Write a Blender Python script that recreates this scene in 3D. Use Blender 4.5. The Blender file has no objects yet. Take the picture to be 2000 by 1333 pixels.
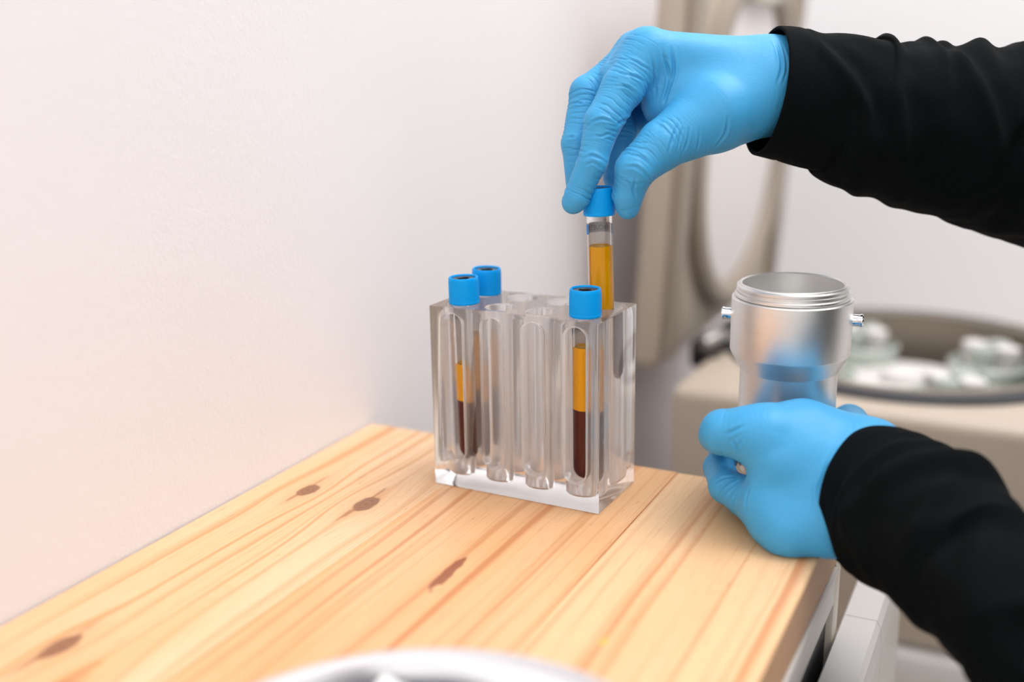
import bpy, bmesh, math, random
import numpy as np
from mathutils import Vector, Matrix, Euler

# ------------------------------------------------------------------ camera, world, lights, exposure
S = bpy.context.scene
COL = S.collection
CAM = np.array([0.19135572967879694, -0.4795909478283443, 0.2303322877669036])
RM = np.array([[0.896571686239997, -0.10143681164594259, 0.4311261818492054],
               [0.4426406599801681, 0.23844157621418363, -0.8644159073413775],
               [-0.01511481277058343, 0.965844805326198, 0.2586800233093174]])
FPX = 2137.0124403773857
cam_data = bpy.data.cameras.new('camera')
cam_data.sensor_width = 36.0
cam_data.lens = FPX / 2000 * 36
cam_data.clip_start = 0.01
cam_data.dof.use_dof = True
cam_data.dof.focus_distance = 0.553
cam_data.dof.aperture_fstop = 2.7
cam = bpy.data.objects.new('camera', cam_data)
M = Matrix([list(RM[i]) + [CAM[i]] for i in range(3)] + [[0, 0, 0, 1]])
cam.matrix_world = M
COL.objects.link(cam)
S.camera = cam

W = bpy.data.worlds.new('world')
S.world = W
W.use_nodes = True
W.node_tree.nodes['Background'].inputs['Color'].default_value = (1.0, 0.99, 0.985, 1)
W.node_tree.nodes['Background'].inputs['Strength'].default_value = 0.78


def area(name, loc, target, sx, sy, power, color=(1, 1, 1)):
    L = bpy.data.lights.new(name, 'AREA')
    L.shape = 'RECTANGLE'
    L.size, L.size_y, L.energy, L.color = sx, sy, power, color
    o = bpy.data.objects.new(name, L)
    o.location = loc
    d = Vector(target) - Vector(loc)
    o.rotation_euler = d.to_track_quat('-Z', 'Y').to_euler()
    COL.objects.link(o)
    return o


area('overhead_light', (0.5, 0.2, 1.62), (0.15, 0.2, 0), 1.5, 1.7, 26, (1, 0.995, 0.99))
area('overhead_light', (0.50, 0.55, 1.62), (0.1, 0.35, 0), 1.1, 0.8, 20, (1, 0.995, 0.99))  # extra overhead light, added to brighten the far part of the left wall
area('camera_side_fill', (0.45, -1.7, 0.95), (-0.1, 0.1, 0.0), 1.6, 1.3, 13, (1, 0.995, 0.99))  # added fill from behind the camera, no window modelled there

S.view_settings.view_transform = 'Standard'
S.view_settings.look = 'None'
S.view_settings.exposure = -0.2
S.view_settings.gamma = 1.0
S.view_settings.use_curve_mapping = False
try:
    S.cycles.max_bounces = 26
    S.cycles.transmission_bounces = 24
    S.cycles.glossy_bounces = 6
    S.cycles.diffuse_bounces = 10
    S.cycles.sample_clamp_indirect = 6.0
    S.cycles.blur_glossy = 0.5
except Exception:
    pass

rng = random.Random(7)

# ------------------------------------------------------------------ helpers


def at(px, py, d):
    """point of the place seen in pixel (px, py) at depth d metres from the lens"""
    return CAM + RM @ np.array([(px - 1000) / FPX, (666.5 - py) / FPX, -1.0]) * d


def lin(c):
    return tuple(((v / 255) / 12.92 if v / 255 <= 0.04045 else ((v / 255 + 0.055) / 1.055) ** 2.4) for v in c)


class Nodes:
    def __init__(self, name):
        self.m = bpy.data.materials.new(name)
        self.m.use_nodes = True
        self.t = self.m.node_tree
        self.b = self.t.nodes['Principled BSDF']
        self.out = self.t.nodes['Material Output']

    def n(self, typ, **kw):
        x = self.t.nodes.new(typ)
        for k, v in kw.items():
            setattr(x, k, v)
        return x

    def l(self, a, b):
        self.t.links.new(a, b)

    def put(self, sock, v):
        if isinstance(v, bpy.types.NodeSocket):
            self.l(v, sock)
        else:
            sock.default_value = v

    def math(self, op, a, b=None, c=None, clamp=False):
        x = self.n('ShaderNodeMath', operation=op, use_clamp=clamp)
        self.put(x.inputs[0], a)
        if b is not None:
            self.put(x.inputs[1], b)
        if c is not None:
            self.put(x.inputs[2], c)
        return x.outputs[0]

    def vec(self, a, b, c):
        x = self.n('ShaderNodeCombineXYZ')
        for i, v in enumerate((a, b, c)):
            self.put(x.inputs[i], v)
        return x.outputs[0]

    def noise(self, v, scale=1.0, detail=2.0, rough=0.5, dist=0.0):
        x = self.n('ShaderNodeTexNoise')
        self.put(x.inputs['Vector'], v)
        x.inputs['Scale'].default_value = scale
        x.inputs['Detail'].default_value = detail
        x.inputs['Roughness'].default_value = rough
        x.inputs['Distortion'].default_value = dist
        return x.outputs['Fac']

    def mix(self, f, a, b, mode='MIX'):
        x = self.n('ShaderNodeMix', data_type='RGBA', blend_type=mode)
        self.put(x.inputs[0], f)
        for s, v in ((x.inputs[6], a), (x.inputs[7], b)):
            if isinstance(v, tuple):
                v = (*v[:3], 1)
            self.put(s, v)
        return x.outputs[2]

    def ss(self, v, lo, hi):
        x = self.n('ShaderNodeMapRange', interpolation_type='SMOOTHSTEP')
        self.put(x.inputs[0], v)
        x.inputs[1].default_value, x.inputs[2].default_value = lo, hi
        return x.outputs[0]

    def obj(self):
        return self.n('ShaderNodeTexCoord').outputs['Object']

    def bump(self, h, strength=0.3, dist=0.001):
        x = self.n('ShaderNodeBump')
        x.inputs['Strength'].default_value = strength
        x.inputs['Distance'].default_value = dist
        self.l(h, x.inputs['Height'])
        self.l(x.outputs[0], self.b.inputs['Normal'])


def pmat(name, rgb, rough=0.5, metal=0.0, trans=0.0, ior=1.45, bump=None, var=0.0, spec=0.5, **kw):
    q = Nodes(name)
    c = lin(rgb)
    q.b.inputs['Roughness'].default_value = rough
    q.b.inputs['Metallic'].default_value = metal
    q.b.inputs['Transmission Weight'].default_value = trans
    q.b.inputs['IOR'].default_value = ior
    q.b.inputs['Specular IOR Level'].default_value = spec
    if var:
        f = q.noise(q.obj(), kw.get('vscale', 30.0), 3)
        q.l(q.mix(f, tuple(v * (1 - var) for v in c), tuple(min(1, v * (1 + var)) for v in c)), q.b.inputs['Base Color'])
    else:
        q.b.inputs['Base Color'].default_value = (*c, 1)
    if bump:
        q.bump(q.noise(q.obj(), bump[0], 4, 0.6), bump[1], bump[2])
    for k, v in kw.items():
        if k in q.b.inputs:
            q.b.inputs[k].default_value = v
    return q.m


def link(name, me, mats, parent=None, smooth=None):
    o = bpy.data.objects.new(name, me)
    COL.objects.link(o)
    for m in (mats if isinstance(mats, (list, tuple)) else [mats]):
        me.materials.append(m)
    if smooth is not None:
        for p in me.polygons:
            p.use_smooth = True
        if smooth < 3.1:
            me.set_sharp_from_angle(angle=smooth)
    if parent is not None:
        o.parent = parent
    return o


def pydata(name, v, f, mats, parent=None, smooth=None):
    me = bpy.data.meshes.new(name)
    me.from_pydata([tuple(map(float, x)) for x in v], [], f)
    bm = bmesh.new()
    bm.from_mesh(me)
    bmesh.ops.recalc_face_normals(bm, faces=bm.faces)
    bm.to_mesh(me)
    bm.free()
    me.update()
    return link(name, me, mats, parent, smooth)


def from_bm(name, bm, mats, parent=None, smooth=None):
    me = bpy.data.meshes.new(name)
    bm.to_mesh(me)
    bm.free()
    return link(name, me, mats, parent, smooth)


def empty(name, label, cat, loc=(0, 0, 0), group=None):
    o = bpy.data.objects.new(name, None)
    o.empty_display_size = 0.02
    o.location = loc
    COL.objects.link(o)
    tag(o, label, cat, group)
    return o


def tag(o, label=None, cat=None, group=None, kind=None):
    for k, v in (('label', label), ('category', cat), ('group', group), ('kind', kind)):
        if v:
            o[k] = v
    return o


def add_box(bm, lo, hi, bev=0.0, seg=2):
    lo, hi = Vector(lo), Vector(hi)
    r = bmesh.ops.create_cube(bm, size=1.0)
    vs = r['verts']
    for v in vs:
        v.co = Vector((lo[i] + (v.co[i] + 0.5) * (hi[i] - lo[i]) for i in range(3)))
    if bev:
        es = list({e for v in vs for e in v.link_edges})
        bmesh.ops.bevel(bm, geom=es, offset=bev, segments=seg, affect='EDGES', profile=0.5)


def box(name, lo, hi, mats, parent=None, bev=0.0, seg=2, smooth=0.6):
    bm = bmesh.new()
    add_box(bm, lo, hi, bev, seg)
    return from_bm(name, bm, mats, parent, smooth if bev else None)


def lathe(name, prof, mats, parent=None, n=64, smooth=0.6, loc=(0, 0, 0), axis=None, rad=None, closed=False):
    """prof: list of (r, z); rad(i, theta) optional multiplier"""
    v, f = [], []
    ring = []
    for i, (r, z) in enumerate(prof):
        if r < 1e-7:
            ring.append([len(v)])
            v.append((0, 0, z))
        else:
            ids = []
            for k in range(n):
                a = 2 * math.pi * k / n
                rr = r * (rad(i, k) if rad else 1)
                ids.append(len(v))
                v.append((rr * math.cos(a), rr * math.sin(a), z))
            ring.append(ids)
    pairs = list(zip(ring, ring[1:]))
    if closed:
        pairs.append((ring[-1], ring[0]))
    for a, b in pairs:
        for k in range(n):
            k2 = (k + 1) % n
            q = [a[k % len(a)], a[k2 % len(a)], b[k2 % len(b)], b[k % len(b)]]
            q = list(dict.fromkeys(q))
            if len(q) > 2:
                f.append(q)
    if axis is not None:
        R = Vector((0, 0, 1)).rotation_difference(Vector(axis)).to_matrix()
        v = [R @ Vector(x) for x in v]
    v = [(x[0] + loc[0], x[1] + loc[1], x[2] + loc[2]) for x in v]
    return pydata(name, v, f, mats, parent, smooth)


def copy_tree(o, parent=None):
    c = o.copy()
    COL.objects.link(c)
    c.parent = parent
    for ch in list(o.children):
        copy_tree(ch, c)
    return c


# ------------------------------------------------------------------ materials
def wall_mat(name, rgb):
    q = Nodes(name)
    o = q.obj()
    f = q.noise(o, 9, 4)
    q.l(q.mix(f, tuple(v * 0.97 for v in lin(rgb)), lin(rgb)), q.b.inputs['Base Color'])
    q.b.inputs['Roughness'].default_value = 0.85
    h = q.math('ADD', q.noise(o, 420, 3, 0.6), q.math('MULTIPLY', q.noise(o, 130, 2), 0.8))
    q.bump(h, 0.34, 0.0006)
    return q.m


M_WALL = wall_mat('wall_paint', (227, 223, 225))
M_WALLB = wall_mat('wall_paint_back', (232, 232, 234))
M_FLOOR = pmat('floor_vinyl', (205, 194, 180), 0.5, var=0.04)
M_CEIL = pmat('ceiling_paint', (240, 238, 236), 0.9)


def wood_mat(name, pale, mid, line, seed, freq, knots, streaks):
    q = Nodes(name)
    sp = q.n('ShaderNodeSeparateXYZ')
    q.l(q.obj(), sp.inputs[0])
    x, y, z = sp.outputs
    u = x
    dark = None

    def gauss(xk, yk, wx, wy):
        dx = q.math('DIVIDE', q.math('SUBTRACT', x, xk), wx)
        dy = q.math('DIVIDE', q.math('SUBTRACT', y, yk), wy)
        r2 = q.math('ADD', q.math('MULTIPLY', dx, dx), q.math('MULTIPLY', dy, dy))
        return r2, q.math('POWER', 2.718, q.math('MULTIPLY', r2, -1.0))
    edge = q.math('MULTIPLY', q.math('SUBTRACT', q.noise(q.vec(q.math('MULTIPLY', x, 260), q.math('MULTIPLY', y, 110), seed), 1, 3), 0.5), 1.5)
    for (xk, yk, wx, wy) in knots:
        _, g = gauss(xk, yk, wx * 2.6, wy * 3.4)
        u = q.math('SUBTRACT', u, q.math('MULTIPLY', q.math('MULTIPLY', q.math('SUBTRACT', x, xk), g), 0.85))
    n1 = q.math('SUBTRACT', q.noise(q.vec(q.math('MULTIPLY', x, 14), q.math('MULTIPLY', y, 2.6), seed), 1, 2), 0.5)
    n2 = q.math('SUBTRACT', q.noise(q.vec(q.math('MULTIPLY', x, 60), q.math('MULTIPLY', y, 11), seed + 3), 1, 2), 0.5)
    w = q.math('ADD', u, q.math('ADD', q.math('MULTIPLY', n1, 0.014), q.math('MULTIPLY', n2, 0.0022)))
    v1 = q.noise(q.vec(q.math('MULTIPLY', w, freq), q.math('MULTIPLY', y, 0.9), seed), 1, 1.0)
    v2 = q.noise(q.vec(q.math('MULTIPLY', w, freq * 3.1), q.math('MULTIPLY', y, 3.0), seed + 9), 1, 2.0)
    fine = q.noise(q.vec(q.math('MULTIPLY', w, 2600), q.math('MULTIPLY', y, 60), z), 1, 2)
    broad = q.noise(q.vec(q.math('MULTIPLY', x, 22), q.math('MULTIPLY', y, 5), seed + 5), 1, 2)
    col = q.mix(q.ss(broad, 0.36, 0.66), pale, mid)
    col = q.mix(q.math('MULTIPLY', q.ss(v1, 0.51, 0.68), 0.82), col, line)
    col = q.mix(q.math('MULTIPLY', q.ss(v2, 0.52, 0.74), 0.55), col, line)
    spk = q.ss(q.noise(q.vec(q.math('MULTIPLY', x, 620), q.math('MULTIPLY', y, 80), seed + 21), 1, 2), 0.68, 0.76)
    col = q.mix(q.math('MULTIPLY', spk, 0.4), col, lin((170, 108, 66)))
    col = q.mix(q.math('MULTIPLY', q.ss(fine, 0.45, 0.75), 0.24), col, lin((176, 118, 70)))
    for (xk, yk, wx, wy) in knots:
        _, g = gauss(xk, yk, wx * 2.0, wy * 2.6)
        col = q.mix(q.math('MULTIPLY', g, 0.42), col, lin((208, 150, 98)))
        r2, _ = gauss(xk, yk, wx, wy)
        rr = q.math('ADD', q.math('SQRT', r2), q.math('MULTIPLY', edge, 0.35))
        k = q.math('SUBTRACT', 1.0, q.ss(rr, 0.82, 1.12))
        ring = q.math('MULTIPLY', q.math('ADD', q.math('SINE', q.math('MULTIPLY', rr, 16)), 1), 0.5)
        kc = q.mix(q.math('MULTIPLY', ring, 0.5), lin((150, 104, 74)), lin((118, 74, 50)))
        col = q.mix(k, col, kc)
        # resin tail beside the knot along the grain
        for sy, tw, tl in ((-1.35, 0.34, 0.95), (1.5, 0.20, 0.8)):
            r3, _ = gauss(xk - wx * 0.35, yk + wy * sy, wx * tw, wy * tl)
            k3 = q.math('SUBTRACT', 1.0, q.ss(q.math('ADD', q.math('SQRT', r3), q.math('MULTIPLY', edge, 1.3)), 0.5, 1.2))
            col = q.mix(q.math('MULTIPLY', k3, 0.7), col, lin((156, 102, 66)))
    for (xk, yk, wx, wy, c, a) in streaks:
        r2, _ = gauss(xk, yk, wx, wy)
        k = q.math('SUBTRACT', 1.0, q.ss(q.math('ADD', q.math('SQRT', r2), edge), 0.75, 1.05))
        col = q.mix(q.math('MULTIPLY', k, a), col, lin(c))
    q.l(col, q.b.inputs['Base Color'])
    q.b.inputs['Roughness'].default_value = 0.42
    q.bump(q.math('ADD', fine, v2), 0.12, 0.0004)
    return q.m


PALE, MID, LINE = lin((250, 226, 180)), lin((244, 208, 152)), lin((226, 166, 104))
M_WOOD = [
    wood_mat('pine_pale', lin((229, 195, 157)), lin((227, 186, 141)), lin((206, 147, 95)), 1.3, 210,
             [(-0.156, -0.0345, 0.0048, 0.0085), (-0.1165, -0.0372, 0.0056, 0.0100), (-0.1496, -0.2085, 0.0050, 0.0105), (-0.124, -0.236, 0.007, 0.012)],
             [(-0.1357, -0.0133, 0.0008, 0.003, (205, 165, 90), 0.7), (-0.1200, -0.205, 0.0085, 0.060, (226, 172, 120), 0.42), (-0.1260, -0.232, 0.0055, 0.022, (196, 132, 78), 0.5)]),
    wood_mat('pine_warm', lin((227, 181, 135)), lin((221, 171, 122)), lin((194, 126, 78)), 4.7, 170, [],
             [(-0.0388, -0.088, 0.0031, 0.019, (142, 78, 52), 0.9), (-0.0905, -0.06, 0.0012, 0.2, (216, 158, 100), 0.55)]),
    wood_mat('pine_light', lin((228, 189, 145)), lin((224, 178, 130)), lin((199, 133, 84)), 8.1, 120, [],
             [(0.0479, -0.1134, 0.0015, 0.004, (236, 186, 70), 0.7)]),
]
M_WOODEND = wood_mat('pine_edge', lin((205, 165, 125)), lin((180, 135, 98)), lin((140, 96, 66)), 2.2, 100, [], [])
M_STEEL = pmat('polished_steel', (216, 216, 219), 0.16, 1.0)
M_CHROME = pmat('chrome', (235, 236, 240), 0.06, 1.0)
M_HINGE = pmat('dull_steel', (150, 146, 142), 0.4, 0.8)
M_ALU = pmat('painted_rail', (205, 202, 198), 0.35, 0.3)
M_WHITEPL = pmat('white_plastic', (214, 211, 208), 0.4)
M_BEIGE = pmat('beige_enamel', (180, 167, 152), 0.45, var=0.02)
M_BEIGEL = pmat('light_beige_enamel', (206, 196, 184), 0.4)
M_BEIGED = pmat('brown_grey_enamel', (150, 138, 126), 0.45)
M_DISC = pmat('pale_disc', (226, 220, 219), 0.4)
M_BLACK = pmat('plain_black', (16, 17, 20), 0.5)
M_GASKET = pmat('dark_gasket', (40, 41, 46), 0.5)
M_RIM = pmat('rim_grey', (132, 122, 110), 0.45)
M_BOWL = pmat('chamber_steel', (150, 138, 126), 0.35, 0.5)
M_CAP = pmat('blue_cap_plastic', (0, 156, 236), 0.42, spec=0.2)
M_CAPIN = pmat('dark_stopper', (46, 44, 46), 0.3)
M_GLASS = pmat('tube_glass', (255, 255, 255), 0.0, 0, 1.0, 1.36)
M_ACR = pmat('clear_acrylic', (255, 254, 254), 0.0, 0, 1.0, 1.40)
M_ACRF = pmat('drilled_acrylic', (255, 254, 254), 0.22, 0, 1.0, 1.38)


def frost(m, f):
    t = m.node_tree
    b, o = t.nodes['Principled BSDF'], t.nodes['Material Output']
    d = t.nodes.new('ShaderNodeBsdfDiffuse')
    d.inputs['Color'].default_value = (0.99, 0.975, 0.965, 1)
    r = t.nodes.new('ShaderNodeBsdfTranslucent')
    r.inputs['Color'].default_value = (0.99, 0.975, 0.965, 1)
    a = t.nodes.new('ShaderNodeMixShader')
    a.inputs[0].default_value = 0.5
    x = t.nodes.new('ShaderNodeMixShader')
    x.inputs[0].default_value = f
    t.links.new(d.outputs[0], a.inputs[1])
    t.links.new(r.outputs[0], a.inputs[2])
    t.links.new(b.outputs[0], x.inputs[1])
    t.links.new(a.outputs[0], x.inputs[2])
    t.links.new(x.outputs[0], o.inputs['Surface'])


frost(M_ACRF, 0.34)
M_WPLAST = pmat('clear_plastic_bucket', (228, 236, 229), 0.15, 0, 0.6, 1.4)
M_GAUZE = pmat('white_gauze', (244, 244, 243), 0.8, bump=(300, 0.4, 0.001))
M_LABEL = None
M_LBAND = pmat('label_blue', (40, 128, 205), 0.5)
M_INK = pmat('label_ink', (150, 152, 158), 0.6)
M_INKW = pmat('label_white_ink', (240, 242, 245), 0.6)


def liquid(name, rgb, tr, rough=0.15):
    q = Nodes(name)
    c = (*lin(rgb), 1)
    q.b.inputs['Base Color'].default_value = c
    q.b.inputs['Roughness'].default_value = rough
    q.b.inputs['Specular IOR Level'].default_value = 0.15
    t = q.n('ShaderNodeBsdfTranslucent')
    t.inputs['Color'].default_value = c
    m = q.n('ShaderNodeMixShader')
    m.inputs[0].default_value = tr
    q.l(q.b.outputs[0], m.inputs[1])
    q.l(t.outputs[0], m.inputs[2])
    q.l(m.outputs[0], q.out.inputs['Surface'])
    return q.m


M_LABEL = liquid('label_paper', (244, 240, 236), 0.5, 0.6)
M_PLASMA = liquid('plasma', (255, 184, 0), 0.06)
M_BLOOD = liquid('blood', (96, 12, 12), 0.15)


def brushed():
    q = Nodes('brushed_aluminium')
    sp = q.n('ShaderNodeSeparateXYZ')
    q.l(q.obj(), sp.inputs[0])
    f = q.noise(q.vec(q.math('MULTIPLY', sp.outputs[0], 40), q.math('MULTIPLY', sp.outputs[1], 40), q.math('MULTIPLY', sp.outputs[2], 2600)), 1, 2)
    q.l(q.mix(f, lin((232, 231, 229)), lin((245, 244, 242))), q.b.inputs['Base Color'])
    q.b.inputs['Metallic'].default_value = 1.0
    q.b.inputs['Roughness'].default_value = 0.42
    q.b.inputs['Anisotropic'].default_value = 0.0
    q.bump(f, 0.06, 0.0003)
    return q.m


M_BRUSH = brushed()


def glove_mat():
    q = Nodes('nitrile_blue')
    o = q.obj()
    f = q.noise(o, 45, 3)
    q.l(q.mix(f, lin((60, 152, 204)), lin((69, 161, 213))), q.b.inputs['Base Color'])
    q.b.inputs['Roughness'].default_value = 0.46
    q.b.inputs['Specular IOR Level'].default_value = 0.3
    q.b.inputs['Subsurface Weight'].default_value = 0.0
    h = q.math('ADD', q.noise(o, 1500, 2), q.math('MULTIPLY', q.noise(o, 260, 3, 0.55, 0.6), 0.9))
    q.bump(h, 0.22, 0.0005)
    return q.m


def cloth_mat():
    q = Nodes('black_jersey')
    o = q.obj()
    f = q.noise(o, 500, 3)
    lint = q.ss(q.noise(o, 900, 1), 0.76, 0.82)
    c = q.mix(f, lin((3, 6, 8)), lin((7, 11, 13)))
    q.l(q.mix(q.math('MULTIPLY', lint, 0.25), c, lin((70, 74, 78))), q.b.inputs['Base Color'])
    q.b.inputs['Roughness'].default_value = 0.9
    q.b.inputs['Specular IOR Level'].default_value = 0.09
    q.b.inputs['Sheen Weight'].default_value = 0.0
    q.bump(q.noise(o, 1400, 2), 0.35, 0.0005)
    return q.m


M_GLOVE, M_CLOTH = glove_mat(), cloth_mat()

# ------------------------------------------------------------------ the room
XW, XR, YF = -0.1862, 0.1106, 0.0721
box('wall_left', (XW - 0.1, -2.4, -0.9), (XW, 1.12, 1.7), M_WALL)['kind'] = 'structure'
box('wall_back', (XW - 0.1, 1.02, -0.9), (2.2, 1.12, 1.7), M_WALLB)['kind'] = 'structure'
box('floor', (XW, -2.4, -1.0), (2.2, 1.02, -0.9), M_FLOOR)['kind'] = 'structure'
box('ceiling', (XW - 0.1, -2.4, 1.7), (2.2, 1.12, 1.75), M_CEIL)['kind'] = 'structure'

# ------------------------------------------------------------------ table
TT = 0.026
table = empty('wooden_table', 'pine plank table with knots standing along the white wall', 'table', (0, 0, -0.9))
off = Matrix.Translation((0, 0, 0.9))


def adopt(o, p):
    """parent keeping the world position"""
    o.parent = p
    o.matrix_parent_inverse = Matrix.Translation(-Vector(p.location))
    return o


xs = [XW + 0.0012, -0.0922, 0.0180, XR]
for i in range(3):
    bm = bmesh.new()
    add_box(bm, (xs[i] + (0.00002 if i else 0), -0.62, -TT), (xs[i + 1], YF, 0), 0.0008 if i == 2 else 0.00005, 1)
    o = from_bm('board', bm, [M_WOOD[i], M_WOODEND], None, 0.6)
    if i == 2:
        for p in o.data.polygons:
            if p.normal.x > 0.75:
                p.material_index = 1
    adopt(o, table)
bm = bmesh.new()
add_box(bm, (0.1030, -0.60, -TT - 0.004), (0.1122, 0.046, -TT - 0.0005), 0.0006)
add_box(bm, (0.1080, -0.60, -TT - 0.021), (0.1112, 0.046, -TT - 0.003), 0.0006)
adopt(from_bm('side_rail', bm, M_ALU, None, 0.6), table)
for (x, y) in ((0.0985, 0.0595), (0.0985, -0.58), (-0.172, 0.0595), (-0.172, -0.58)):
    adopt(box('leg', (x - 0.012, y - 0.007, -0.9), (x + 0.012, y + 0.007, -TT), M_BEIGEL, None, 0.002), table)

adopt(box('gap_shade_block', (-0.16, -0.58, -0.20), (0.1070, 0.0515, -TT - 0.0055), M_BLACK, None, 0.001), table)  # black block added as the dark shade between rail and trunking

# ------------------------------------------------------------------ cable trunking in front of the table
tr = empty('cable_trunking', 'white plastic trunking with a cover seam running beside the pine table edge', 'trunking', (0.14, -0.1, -0.15))
ZT = -0.070


def trunk(name, y0, y1, mat, dz=0.0):
    prof = [(0.1113, ZT + dz - 0.11), (0.1113, ZT + dz - 0.0015), (0.1123, ZT + dz), (0.1290, ZT + dz), (0.1312, ZT + dz - 0.004), (0.1324, ZT + dz - 0.016), (0.1324, ZT + dz - 0.11)]
    v = [(x, y0, z) for x, z in prof] + [(x, y1, z) for x, z in prof]
    n = len(prof)
    f = [[i, (i + 1) % n, n + (i + 1) % n, n + i] for i in range(n)] + [list(range(n)), list(range(n, 2 * n))]
    return adopt(pydata(name, v, f, mat), tr)


trunk('cover', -0.6, 0.0790, M_WHITEPL)
trunk('cover', 0.0795, 0.165, M_WHITEPL)
adopt(box('back_plate', (0.1140, -0.6, ZT - 0.30), (0.1322, 0.165, ZT - 0.1105), M_WHITEPL), tr)

# ------------------------------------------------------------------ acrylic rack
RYAW = -0.02592
RW, RD, RH = 0.0975, 0.0483, 0.1
HX = [-0.0136 - 0.0236 * i for i in range(4)]
HY = [0.0122, 0.0361]
rack = bpy.data.objects.new('tube_rack', None)


def cutter_slot(x, ysign):
    # capsule prism with a flared mouth
    z0, z1 = 0.0205, 0.0908
    yface = 0.0 if ysign > 0 else RD
    rings = []
    for (dy, w) in ((-0.001, 0.0073), (0.0, 0.0067), (0.0011, 0.0056), (0.0122, 0.0056)):
        ring = []
        for k in range(17):
            a = math.pi * k / 16
            ring.append((x + w * math.cos(a), yface + ysign * dy, z1 + w * math.sin(a)))
        for k in range(17):
            a = math.pi + math.pi * k / 16
            ring.append((x + w * math.cos(a), yface + ysign * dy, z0 + w * math.sin(a)))
        rings.append(ring)
    n = len(rings[0])
    v = [p for r in rings for p in r]
    f = []
    for j in range(3):
        for k in range(n):
            f.append([j * n + k, j * n + (k + 1) % n, (j + 1) * n + (k + 1) % n, (j + 1) * n + k])
    f.append(list(range(n)))
    f.append(list(range(3 * n, 4 * n)))
    return v, f


def tmp_obj(v, f):
    me = bpy.data.meshes.new('tmp')
    me.from_pydata(v, [], f)
    bm = bmesh.new()
    bm.from_mesh(me)
    bmesh.ops.recalc_face_normals(bm, faces=bm.faces)
    bm.to_mesh(me)
    bm.free()
    o = bpy.data.objects.new('tmp', me)
    COL.objects.link(o)
    return o


bm = bmesh.new()
add_box(bm, (-RW, 0, 0), (0, RD, RH), 0.0005, 2)
me = bpy.data.meshes.new('tube_rack')
bm.to_mesh(me)
bm.free()
base = bpy.data.objects.new('tube_rack', me)
COL.objects.link(base)
tmp = []
HR, HB = 0.0081, 0.0062
for x in HX:
    for j, y in enumerate(HY):
        prof = [(0, HB - 0.0012), (HR * 0.5, HB - 0.0007), (HR - 0.001, HB), (HR, HB + 0.001), (HR, RH - 0.0007), (HR + 0.0009, RH + 0.0002), (HR + 0.0009, RH + 0.002), (0, RH + 0.002)]
        n = 48
        v, f, ring = [], [], []
        for (r, z) in prof:
            if r == 0:
                ring.append([len(v)])
                v.append((x, y, z))
            else:
                ring.append(list(range(len(v), len(v) + n)))
                v += [(x + r * math.cos(2 * math.pi * k / n), y + r * math.sin(2 * math.pi * k / n), z) for k in range(n)]
        for a, b in zip(ring, ring[1:]):
            for k in range(n):
                q = list(dict.fromkeys([a[k % len(a)], a[(k + 1) % n % len(a)], b[(k + 1) % n % len(b)], b[k % len(b)]]))
                f.append(q)
        tmp.append(tmp_obj(v, f))
        tmp.append(tmp_obj(*cutter_slot(x, 1 if j == 0 else -1)))
for c in tmp:
    md = base.modifiers.new('b', 'BOOLEAN')
    md.operation = 'DIFFERENCE'
    md.solver = 'EXACT'
    md.object = c
dg = bpy.context.evaluated_depsgraph_get()
me2 = bpy.data.meshes.new_from_object(base.evaluated_get(dg))
for c in tmp:
    bpy.data.objects.remove(c)
bpy.data.objects.remove(base)
me2.materials.clear()
rack = link('tube_rack', me2, [M_ACR, M_ACRF], None, 0.5)
for p in me2.polygons:
    c = p.center
    p.material_index = 0
    if 0.0003 < c.y < RD - 0.0003 and -RW + 0.0006 < c.x < -0.0006 and c.z < RH - 0.0002 and c.z > 0.0008:
        p.material_index = 1
rack.rotation_euler = (0, 0, RYAW)
rack.location = (0, 0, 0.0004)
tag(rack, 'clear acrylic block rack with eight drilled holes on the pine table', 'tube rack')
RZ = Matrix.Rotation(RYAW, 4, 'Z')

# ------------------------------------------------------------------ blood tubes
TR, TL = 0.00650, 0.0866      # radius, length below the cap
CAPR, CAPH = 0.0081, 0.0142


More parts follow.
